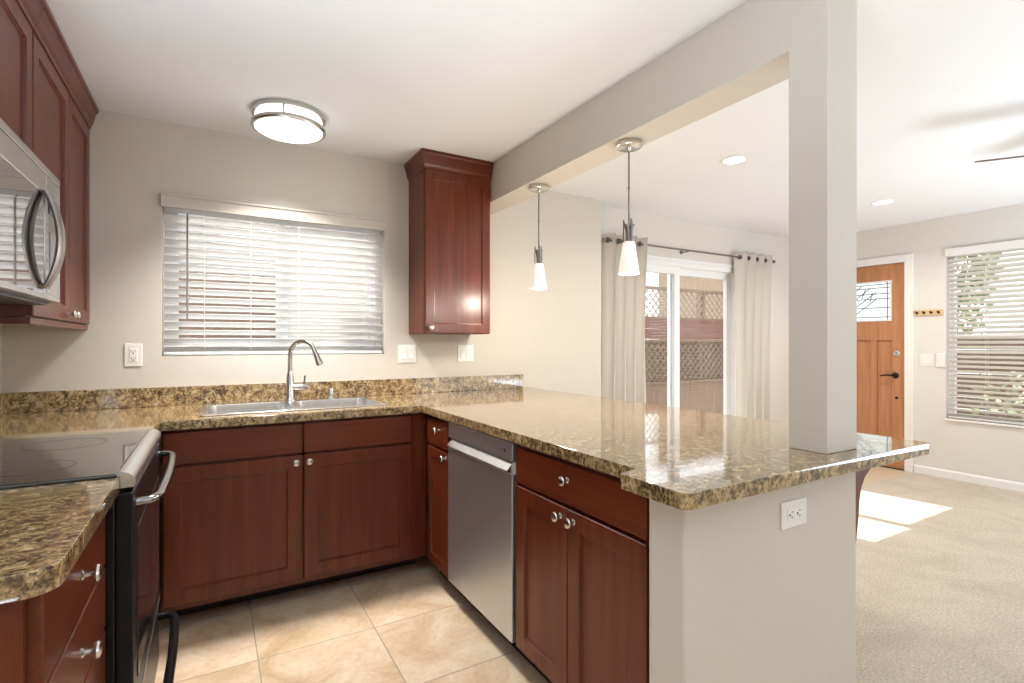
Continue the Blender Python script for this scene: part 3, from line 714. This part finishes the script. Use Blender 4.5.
# ------------------------------------------------------------------ dishwasher
YA, YBW = 2.270, 1.662
t = thing('dishwasher', (1.28, (YA+YBW)/2, 0), 'stainless steel dishwasher built into the peninsula cabinets', 'dishwasher'); L = t.location
DXF = .968
loc(MB().box(1.0, 1.58, YBW+.006, YA-.006, .105, .872)).build('tub', BLACK, t)
loc(MB().box(1.066, 1.080, YBW+.004, YA-.004, 0, .105)).build('toe_panel', BLACK, t)
STW = plain('dishwasher_steel', (.70,.725,.775), .42, 1)
m = MB().prism([(1.0,.118),(DXF,.118),(DXF,.750),(1.0,.750)], 'y', YBW+.003, YA-.003)
d = loc(m).build('door', STW, t, bevel=.003)
m = MB().prism([(1.0,.752),(DXF-.008,.752),(DXF-.022,.764),(DXF-.020,.774),(DXF+.006,.797),(1.0,.797)], 'y', YBW+.003, YA-.003)
m = MB().prism([(.999,.7505),(DXF,.7505),(DXF-.004,.757),(DXF+.020,.793),(.999,.793)], 'y', YBW+.003, YA-.003)
m = MB().prism([(.999,.7505),(DXF-.001,.7505),(DXF-.026,.757),(DXF-.026,.7575),(.999,.7575)], 'y', YBW+.003, YA-.003) if False else MB().prism([(.985,.7505),(DXF-.002,.7505),(DXF-.012,.762),(.985,.792)], 'y', YBW+.02, YA-.02)
loc(m).build('handle_ledge', STEEL, d, smooth=False)
cp = loc(MB().box(.985, .999, YBW+.003, YA-.003, .7505, .8).box(DXF+.002, .999, YBW+.003, YA-.003, .797, .866)).build('control_strip', STW, t, bevel=.002)
m = MB()
for k in range(4): m.box(DXF+.0005, DXF+.003, 1.745+k*.018, 1.749+k*.018, .828, .831)
m.box(DXF+.0005, DXF+.003, 1.717, 1.727, .824, .836)
loc(m).build('indicator_dots', SLOT, cp)

# ------------------------------------------------------------------ corbel
def corbel():
    t = thing('corbel', (PX1, .905, .50), 'dark cherry curved corbel bracket under the peninsula overhang', 'bracket')
    pr = [(0,0),(.030,0),(.056,.04),(.080,.10),(.094,.17),(.100,.23),(.110,.265),(.132,.298),(.165,.320),(.205,.336),(.225,.340),(.225,.3755),(0,.3755)]
    MB().prism(pr, 'y', -.022, .022).build('bracket', CHERRY, t, bevel=.002)
corbel()

# ------------------------------------------------------------------ outlets and switches
def plate(name, p, face, w, h, label, kind, cat):
    """face: 'x-'/'y-' outward normal; rz so local -y is outward"""
    rz = {'y-': 0, 'x-': -PI/2, 'x+': PI/2}[face]
    t = thing(name, p, label, cat, rz)
    MB().box(-w/2, w/2, -.005, 0, -h/2, h/2).build('cover_plate', PLATE, t, bevel=.002)
    def duplex(z, x=0, rot=False):
        f = (lambda a, b: (b, a)) if rot else (lambda a, b: (a, b))
        return f
    if kind in ('outlet', 'outlet_h'):
        hz = kind == 'outlet_h'
        def B(m, a0, a1, d0, d1, b0, b1):
            if hz: m.box(b0, b1, d0, d1, a0, a1)
            else: m.box(a0, a1, d0, d1, b0, b1)
        m = MB(); B(m, -.0165, .0165, -.0075, -.004, -.034, .034); r = m.build('receptacle', PLATE, t, bevel=.001)
        m = MB()
        for s in (-.0175, .0175):
            B(m, -.0085, -.006, -.0082, -.007, s-.002, s+.0065); B(m, .006, .0085, -.0082, -.007, s-.001, s+.0065)
            B(m, -.003, .003, -.0082, -.007, s-.0105, s-.005)
        m.build('slots', SLOT, r)
    else:
        n = kind
        for k in range(n):
            cx = (k-(n-1)/2)*.046
            rk = MB().box(cx-.0165, cx+.0165, -.0075, -.004, -.033, .033).build('rocker_switch', PLATE, t, bevel=.001)
            MB().prism([(-.0075,-.031),(-.0115,-.031),(-.0078,.0),(-.0075,.031)], 'x', cx-.0145, cx+.0145).build('rocker', PLATE, rk)
    return t
plate('wall_outlet', (-.346, YB, 1.181), 'y-', .074, .116, 'white wall outlet left of the kitchen window', 'outlet', 'outlet')
plate('switch_plate', (1.093, YB, 1.173), 'y-', .120, .116, 'double white switch plate just right of the window, under the wall cabinet', 2, 'switch')
plate('switch_plate', (1.513, YB, 1.173), 'y-', .120, .116, 'white switch plate right of the wall cabinet', 2, 'switch')
plate('wall_outlet', (1.390, PY0, .771), 'y-', .118, .074, 'sideways white outlet on the half wall below the granite edge', 'outlet_h', 'outlet')
plate('switch_plate', (XR, 2.222, 1.085), 'x-', .116, .116, 'white double switch plate below the coat hooks, nearest the front door', 2, 'switch')
t = thing('dimmer_control', (XR, 2.115, 1.085), 'small white wall control between the switch plate and living window', 'switch', -PI/2)
MB().box(-.034, .034, -.018, 0, -.062, .062).build('body', PLATE, t, bevel=.004)
MB().box(-.012, .012, -.022, -.018, -.03, .03).build('paddle', PLATE, t, bevel=.002)

# ------------------------------------------------------------------ coat hooks
t = thing('hook_rail', (XR, 2.212, 1.527), 'light wood rail with four dark coat hooks beside the front door', 'coat rack', -PI/2)
MB().box(-.115, .115, -.016, 0, -.024, .024).build('rail', wood('hook_rail_pine', (.62,.40,.18), (.72,.49,.25), (.78,.56,.32), .45, axis=0), t, bevel=.003)
for k in range(4):
    x = -.084+.056*k
    MB().lathe([(0,0),(.011,0),(.011,.003),(0,.004)], Matrix.Translation((x, -.016, 0)) @ Matrix.Rotation(PI/2, 4, 'X'), 14).tube([(x,-.017,.002),(x,-.035,-.006),(x,-.046,.0),(x,-.048,.014)], [.004,.004,.0035,.005], 8).build('hook', BRONZE, t, smooth=True)

# ------------------------------------------------------------------ lamps
def area(name, loc_, size, energy, col, rot=(0,0,0), spread=PI):
    l = bpy.data.lights.new(name, 'AREA'); l.shape = 'DISK'; l.size = size; l.energy = energy; l.color = col; l.spread = spread
    o = bpy.data.objects.new(name, l); COL.objects.link(o); o.location = loc_; o.rotation_euler = rot; return o
CLX, CLY = .338, 2.825
t = thing('ceiling_light', (CLX, CLY, ZC), 'round flush ceiling light with two nickel bands', 'ceiling light')
MB().lathe([(0,0),(.172,0),(.172,-.022),(.160,-.026),(0,-.026)], None, 48).build('base_ring', NICKEL, t, smooth=True)
MB().lathe([(0,-.026),(.158,-.026),(.160,-.075),(.156,-.086),(.145,-.092),(0,-.094)], None, 48).build('diffuser', DIFF, t, smooth=True)
MB().lathe([(.161,-.062),(.174,-.062),(.175,-.066),(.175,-.080),(.172,-.084),(.161,-.084)], None, 48, False).build('lower_band', NICKEL, t, smooth=True)
for k in range(3):
    a = math.radians(255+120*k); MB().tube([(.168*math.cos(a), .168*math.sin(a), -.02), (.168*math.cos(a), .168*math.sin(a), -.066)], .0045, 8).build('post', NICKEL, t, smooth=True)
area('ceiling_lamp', (CLX, CLY, ZC-.10), .30, 24, (1, .97, .93), spread=math.radians(105))

def pendant(loc_, label):
    t = thing('pendant_lamp', loc_, label, 'pendant lamp')
    MB().lathe([(0,0),(.058,0),(.060,-.005),(.060,-.020),(.055,-.024),(.012,-.026),(.006,-.038),(0,-.038)], None, 36).build('canopy', NICKEL, t, smooth=True)
    MB().lathe([(.0042,-.024),(.0042,-.20),(.0058,-.202),(.0058,-.212),(.0042,-.214),(.0042,-.375)], None, 12).build('rod', DNICK, t, smooth=True)
    m = MB().lathe([(.004,-.368),(.008,-.370),(.026,-.374),(.026,-.378),(.021,-.381),(.014,-.420),(.014,-.448),(.019,-.453),(.019,-.459),(0,-.459)], None, 24)
    m.build('socket', DNICK, t, smooth=True)
    m = MB()
    for a in (0.2, 0.2+2*PI/3, 0.2+4*PI/3):
        m.tube([(.019*math.cos(a), .019*math.sin(a), -.372), (.0235*math.cos(a), .0235*math.sin(a), -.350)], .003, 6)
        m.tube([(.0235*math.cos(a), .0235*math.sin(a), -.350), (.0245*math.cos(a), .0245*math.sin(a), -.42), (.0225*math.cos(a), .0225*math.sin(a), -.458)], .003, 6)
    m.build('socket_arms', DNICK, t, smooth=True)
    MB().lathe([(.006,-.452),(.0235,-.453),(.0265,-.458),(.047,-.592),(.0475,-.598),(.0445,-.598),(.024,-.462),(.006,-.458)], None, 36, False).build('shade', SHADE, t, smooth=True)
    MB().lathe([(0,-.46),(.012,-.463),(.015,-.50),(.019,-.535),(.015,-.556),(0,-.565)], None, 16).build('bulb', glow('bulb_glow', (1,.86,.66), 6.0), t, smooth=True)
    return t
p1 = pendant((1.644, 2.515, 2.156), 'far nickel pendant lamp with frosted cone shade, nearer the back wall')
p2 = copy_tree(p1, (1.644, 1.765, 2.156)); p2['label'] = 'near nickel pendant lamp with frosted cone shade, closer to the column'
for o in (p1, p2): o['group'] = 'pendant lamps over the peninsula'
for y in (2.515, 1.765):
    l = bpy.data.lights.new('pendant_bulb', 'POINT'); l.energy = 17.0; l.color = (1,.91,.79); l.shadow_soft_size = .06
    o = bpy.data.objects.new('pendant_bulb', l); COL.objects.link(o); o.location = (1.644, y, 2.156-.61)

def can(loc_, label):
    t = thing('recessed_light', loc_, label, 'ceiling light', group='recessed lights in the living room ceiling')
    MB().lathe([(.064,0),(.084,0),(.083,-.003),(.067,-.006),(.064,-.004)], None, 36, False).build('trim_ring', TRIM, t, smooth=True)
    MB().lathe([(0,-.0005),(.065,-.0005),(.065,-.003),(0,-.004)], None, 36).build('lens', CAN, t, smooth=True)
    return t
c1 = can((2.85, 2.11, ZC), 'round recessed ceiling light left of the column')
c2 = can((4.76, 2.13, ZC), 'small recessed ceiling light right of the column, near the front door wall')
for x, y in ((2.85, 2.11), (4.76, 2.13)): area('recessed_lamp', (x, y, ZC-.012), .12, 14, (1,.93,.84), spread=math.radians(150))

# ceiling fan
FZ = 2.165
FCX, FCY = 3.75, .528
t = thing('ceiling_fan', (FCX, FCY, ZC), 'dark bladed ceiling fan at the right edge of the living room ceiling', 'ceiling fan')
MB().lathe([(0,0),(.070,0),(.068,-.02),(.045,-.05),(.014,-.055),(.012,-.15),(0,-.15)], None, 32).build('canopy', NICKEL, t, smooth=True)
MB().lathe([(0,-.15),(.06,-.152),(.105,-.17),(.115,-.20),(.110,-.24),(.07,-.268),(.02,-.275),(0,-.275)], None, 36).build('motor', NICKEL, t, smooth=True)
FBL = wood('fan_blade_wood', (.12,.09,.07), (.17,.13,.10), (.22,.17,.13), .4, axis=0)
for k in range(5):
    a = math.radians(125 - 72*k)
    Mx = Matrix.Rotation(a, 4, 'Z') @ Matrix.Translation((0,0,FZ-ZC)) @ Matrix.Rotation(math.radians(-15), 4, 'X')
    m = MB(); outl = rounded([(.16,-.05),(.67,-.066),(.67,.066),(.16,.05)], [.02,.035,.035,.02], 5)
    A = [m.bm.verts.new(Mx @ Vector((x, y, -.004))) for x, y in outl]; B = [m.bm.verts.new(Mx @ Vector((x, y, .004))) for x, y in outl]
    m.bm.faces.new(A[::-1]); m.bm.faces.new(B)
    for i in range(len(A)): m.bm.faces.new((A[i], A[(i+1)%len(A)], B[(i+1)%len(A)], B[i]))
    bl = m.build('blade', FBL, t)
    MB().box(.09, .22, -.018, .018, .0041, .009, Mx).build('blade_iron', DNICK, bl, bevel=.002)

# ------------------------------------------------------------------ curtains and rod
RZ, RY = 2.098, YL-.085
t = thing('curtain_rod', (3.92, RY, RZ), 'thin grey curtain rod above the sliding glass door', 'curtain rod'); L = t.location
loc(MB().tube([(2.74, RY, RZ), (5.09, RY, RZ)], .0085, 12)).build('rod', DNICK, t, smooth=True)
for x in (2.74, 5.09): loc(MB().lathe([(0,-.02),(.015,-.018),(.019,0),(.015,.018),(0,.02)], Matrix.Translation((x, RY, RZ)) @ Matrix.Rotation(PI/2, 4, 'Y'), 18)).build('finial', DNICK, t, smooth=True)
for x in (2.755, 3.80, 5.075): loc(MB().tube([(x, YL-.004, RZ-.004), (x, RY, RZ-.012)], .005, 8).lathe([(0,0),(.020,0),(.020,.005),(0,.006)], Matrix.Translation((x, YL, RZ-.004)) @ Matrix.Rotation(PI/2, 4, 'X'), 16)).build('bracket', DNICK, t, smooth=True)
def curtain(x0, x1, folds, label, phase, amp=.062, mat=CURT):
    t = thing('curtain', ((x0+x1)/2, RY, .02), label, 'curtain', group='curtains beside the sliding door'); L = t.location
    m = MB(); nu, nv = folds*16, 24; ztop, zbot = RZ+.050, .02; th = .004
    VR = [0, .033/(ztop-zbot), .067/(ztop-zbot)] + [.067/(ztop-zbot) + (1-.067/(ztop-zbot))*k/(nv-2) for k in range(1, nv-1)]
    def pt(i, j, off):
        u = i/nu; v = VR[j]; a = 2*PI*folds*u+phase
        sq = 1-.10*math.sin(PI*v)*.5
        s_ = math.sin(a); am = amp*(1-.25*math.sin(PI*v))
        x = x0+(x1-x0)*(.5+(u-.5)*sq) + .010*math.sin(2*a+v*2)
        y = RY + am*s_ + .006*math.sin(3*u*7+v*5)*v + off
        return (x, min(y, YL-.012), ztop+(zbot-ztop)*v)
    F = [[m.bm.verts.new(pt(i, j, -th/2)) for j in range(nv+1)] for i in range(nu+1)]
    K = [[m.bm.verts.new(pt(i, j, th/2)) for j in range(nv+1)] for i in range(nu+1)]
    for i in range(nu):
        for j in range(nv):
            ya, yb = F[i][j].co.y-RY, F[i+1][j].co.y-RY
            if j == 1 and (min(abs(ya), abs(yb)) < .016 or ya*yb < 0): continue
            m.bm.faces.new((F[i][j], F[i+1][j], F[i+1][j+1], F[i][j+1])); m.bm.faces.new((K[i][j+1], K[i+1][j+1], K[i+1][j], K[i][j]))
    for i in range(nu):
        for j in (0, nv): m.bm.faces.new((F[i][j], K[i][j], K[i+1][j], F[i+1][j]))
    for i in (0, nu):
        for j in range(nv): m.bm.faces.new((F[i][j], F[i][j+1], K[i][j+1], K[i][j]))
    loc(m, L); me = m.mesh('cloth', mat, True); 
    me.attributes.remove(me.attributes['sharp_edge']) if 'sharp_edge' in me.attributes else None
    place('cloth', me, t)
    for k in range(folds*2):       # grommet rings where the cloth crosses the rod
        u = ((k*PI) - phase) / (2*PI*folds)
        if 0 <= u <= 1:
            x = x0+(x1-x0)*u; g = MB()
            g.lathe([(.0135,-.006),(.022,-.006),(.022,.006),(.0135,.006)], Matrix.Translation((x, RY, RZ)) @ Matrix.Rotation(PI/2, 4, 'Y'), 20, False)
            loc(g, L).build('grommet', DNICK, t, smooth=True)
curtain(2.795, 3.27, 4, 'beige grommet curtain left of the sliding door', .9)
curtain(4.52, 5.06, 4, 'pale grommet curtain right of the sliding door', 2.2)
MB().lathe([(0,0),(.012,0),(.011,.004),(0,.006)], Matrix.Translation((0,0,0)) @ Matrix.Rotation(PI/2, 4, 'X'), 14).build('wall_anchor', DNICK, None, smooth=True).location = (5.16, YL, 2.10)
tag(bpy.data.objects['wall_anchor'], 'small dark screw anchor on the wall right of the right curtain', 'screw')

# ------------------------------------------------------------------ outside
st(MB().box(-6, 6.2, YL+.14, 14, -.12, -.06).build('patio', CONC), 'concrete patio outside the sliding door', 'ground')
st(MB().box(5.92, 22, -8, YL+.14, -.12, -.06).build('patio', plain('front_yard_ground', (.42,.38,.32), .9)), 'front yard ground outside the living window', 'ground')
def lattice(m, x0, x1, z0, z1, y, pitch=.085, w=.032):
    for layer, sgn in ((0, 1), (1, -1)):
        c = x0 - (z1-z0) if sgn > 0 else x0
        yy = y + layer*.008
        while c < x1 + (z1-z0):
            # line x = c + sgn*(z-z0)
            pts = []
            za, zb = z0, z1
            xa, xb = c, c + sgn*(z1-z0)
            if sgn > 0:
                if xa < x0: za += x0-xa; xa = x0
                if xb > x1: zb -= xb-x1; xb = x1
            else:
                if xa > x1: za += xa-x1; xa = x1
                if xb < x0: zb -= x0-xb; xb = x0
            if zb-za > .02:
                d = w*.7071/1
                A = [(xa-d/2*1.0, yy, za), (xa+d/2, yy, za), (xb+d/2, yy, zb), (xb-d/2, yy, zb)]
                v = [m.bm.verts.new(p) for p in A] + [m.bm.verts.new((p[0], p[1]+.007, p[2])) for p in A]
                for f in ((0,1,2,3),(7,6,5,4),(0,4,5,1),(1,5,6,2),(2,6,7,3),(3,7,4,0)): m.bm.faces.new([v[i] for i in f])
            c += pitch*1.4142
    return m
FY = 5.60
t = thing('patio_fence', (3.5, FY, -.06), 'brown wooden patio fence with lattice panels outside the sliding door', 'fence'); L = t.location
FX0, FX1 = -2.2, 9.4
m = MB(); x = FX0
while x < FX1: m.box(x, x+.1395, FY, FY+.02, -.06, .62 if x > 2.45 else 1.86); x += .14
loc(m).build('lower_boards', FENCE, t)
loc(lattice(MB(), 2.6, FX1, .66, 1.26, FY)).build('lower_lattice', LATT, t)
loc(MB().box(FX0, FX1, FY+.03, FY+.045, .62, 1.30)).build('backing_boards', FENCE, t)
m = MB()
for k in range(2): m.box(2.59, FX1, FY-.004, FY+.018, 1.305+k*.158, 1.460+k*.158)
loc(m).build('middle_boards', FENCE_R, t)
loc(lattice(MB(), 2.6, FX1, 1.64, 2.05, FY)).build('upper_lattice', LATT, t)
m = MB()
for a_, b_ in ((.62,.66),(1.26,1.30),(1.615,1.64),(2.05,2.09)): m.box(2.59, FX1, FY-.015, FY+.025, a_, b_)
m.box(FX0, 2.59, FY-.01, FY+.03, 1.86, 1.90)
loc(m).build('rail', FENCE, t)
for x in (-2.2, -.4, 1.4, 3.2, 5.0, 6.8, 8.6): loc(MB().box(x, x+.09, FY+.045, FY+.135, -.06, 2.07)).build('post', FENCE, t)
# neighbour's siding wall and white post beyond the fence
t = thing('neighbour_house', (9.0, 7.6, -.06), 'tan board sided wall of the house beyond the patio fence', 'house'); L = t.location
m = MB(); x = 7.85
while x < 15: m.box(x, x+.196, 7.6, 7.64, -.06, 3.05); x += .2
m.box(7.85, 15, 7.64, 7.8, -.06, 3.05)
loc(m).build('siding', SIDING, t)
loc(MB().box(7.6, 15.2, 7.3, 8.2, 3.05, 3.17)).build('eave', TRIM, t)
loc(MB().box(7.72, 7.849, 7.56, 7.70, -.06, 3.05)).build('corner_post', TRIM, t, label='white corner post')
GREYW = paint('grey_stucco', (.42,.41,.40), .3, 30)
st(MB().box(-3.2, 2.2, 6.3, 6.45, -.06, 3.7).build('wall_sky_screen', GREYW), 'grey stucco wall added beyond the fence to screen the sky from the kitchen blind', 'wall')  # made-up wall hiding bright sky, greys the gaps between the blind slats
st(MB().box(.50, 2.0, 4.55, 4.70, -.06, 2.7).build('wall_white_backdrop', paint('pale_stucco', (.58,.58,.57), .3, 30)), 'pale stucco wall added to whiten the right half of the kitchen window', 'wall')  # invented wall, stands in for the whiter look through the right sash
# front yard
t = thing('yard_fence', (8.4, 1.2, -.06), 'dark brown board fence outside the living room window', 'fence'); L = t.location
m = MB()
for k in range(9): m.box(8.4, 8.425, -4, 3.2, -.06+k*.153, .085+k*.153)
loc(m).build('boards', FENCE_D, t)
for y in (-3.9, -2, -.1, 1.8, 3.1): loc(MB().box(8.425, 8.515, y, y+.09, -.06, 1.34)).build('post', FENCE_D, t)
def bush(name, c, r, n, mat, label, leaf=.05, trunk=0, hgt=None, cat='bush'):
    t = thing(name, (c[0], c[1], -.06), label, cat); L = t.location
    m = MB(); rz = hgt or r
    for _ in range(n):
        while True:
            p = Vector((random.uniform(-1,1), random.uniform(-1,1), random.uniform(-1,1)))
            if .25 < p.length < 1: break
        q = Vector((p.x*r, p.y*r, p.z*rz + c[2])); q += Vector((c[0], c[1], 0))
        if q.z < 0: continue
        a = Vector((random.gauss(0,1), random.gauss(0,1), random.gauss(0,.6))).normalized(); b_ = a.orthogonal().normalized(); b_.rotate(Matrix.Rotation(random.uniform(0, 6.28), 3, a))
        s = leaf*random.uniform(.6, 1.3)
        m.face([q, q+a*s*.5+b_*s*.28, q+a*s, q+a*s*.5-b_*s*.28])
    loc(m, L).build('foliage', mat, t)
    m = MB(); top = c[2]
    for k in range(5):
        a = k*1.256; m.tube([(c[0], c[1], -.06), (c[0]+.05*math.cos(a), c[1]+.05*math.sin(a), top*.5), (c[0]+r*.5*math.cos(a), c[1]+r*.5*math.sin(a), top+rz*.3)], [.03, .02, .008], 6)
    loc(m, L).build('stem', BARK, t)
bush('shrub', (7.5, 2.05, .62), .44, 170, LEAF2, 'leafy shrub low outside the living window, nearest the front door', .10, hgt=.40)
bush('shrub', (7.5, 1.10, .62), .42, 170, LEAF2, 'leafy shrub low outside the living window, at the photo edge', .10, hgt=.40)
bush('tree', (10.6, 3.78, 2.5), .62, 1600, LEAF, 'green tree behind the fence at upper left of the living window', .13, hgt=1.5, cat='tree')
t = thing('white_house', (13.0, -1.0, -.06), 'white house with sloping roof beyond the yard fence', 'house'); L = t.location
loc(MB().prism([(-5,-.06),(3.9,-.06),(3.9,2.2),(3.3,4.2),(-5,4.2)], 'x', 12.6, 13.4)).build('walls', STUCCO, t)
loc(MB().prism([(4.10,2.02),(4.20,2.08),(3.45,4.35),(3.32,4.28)], 'x', 12.3, 13.6)).build('roof_edge', TRIM, t)
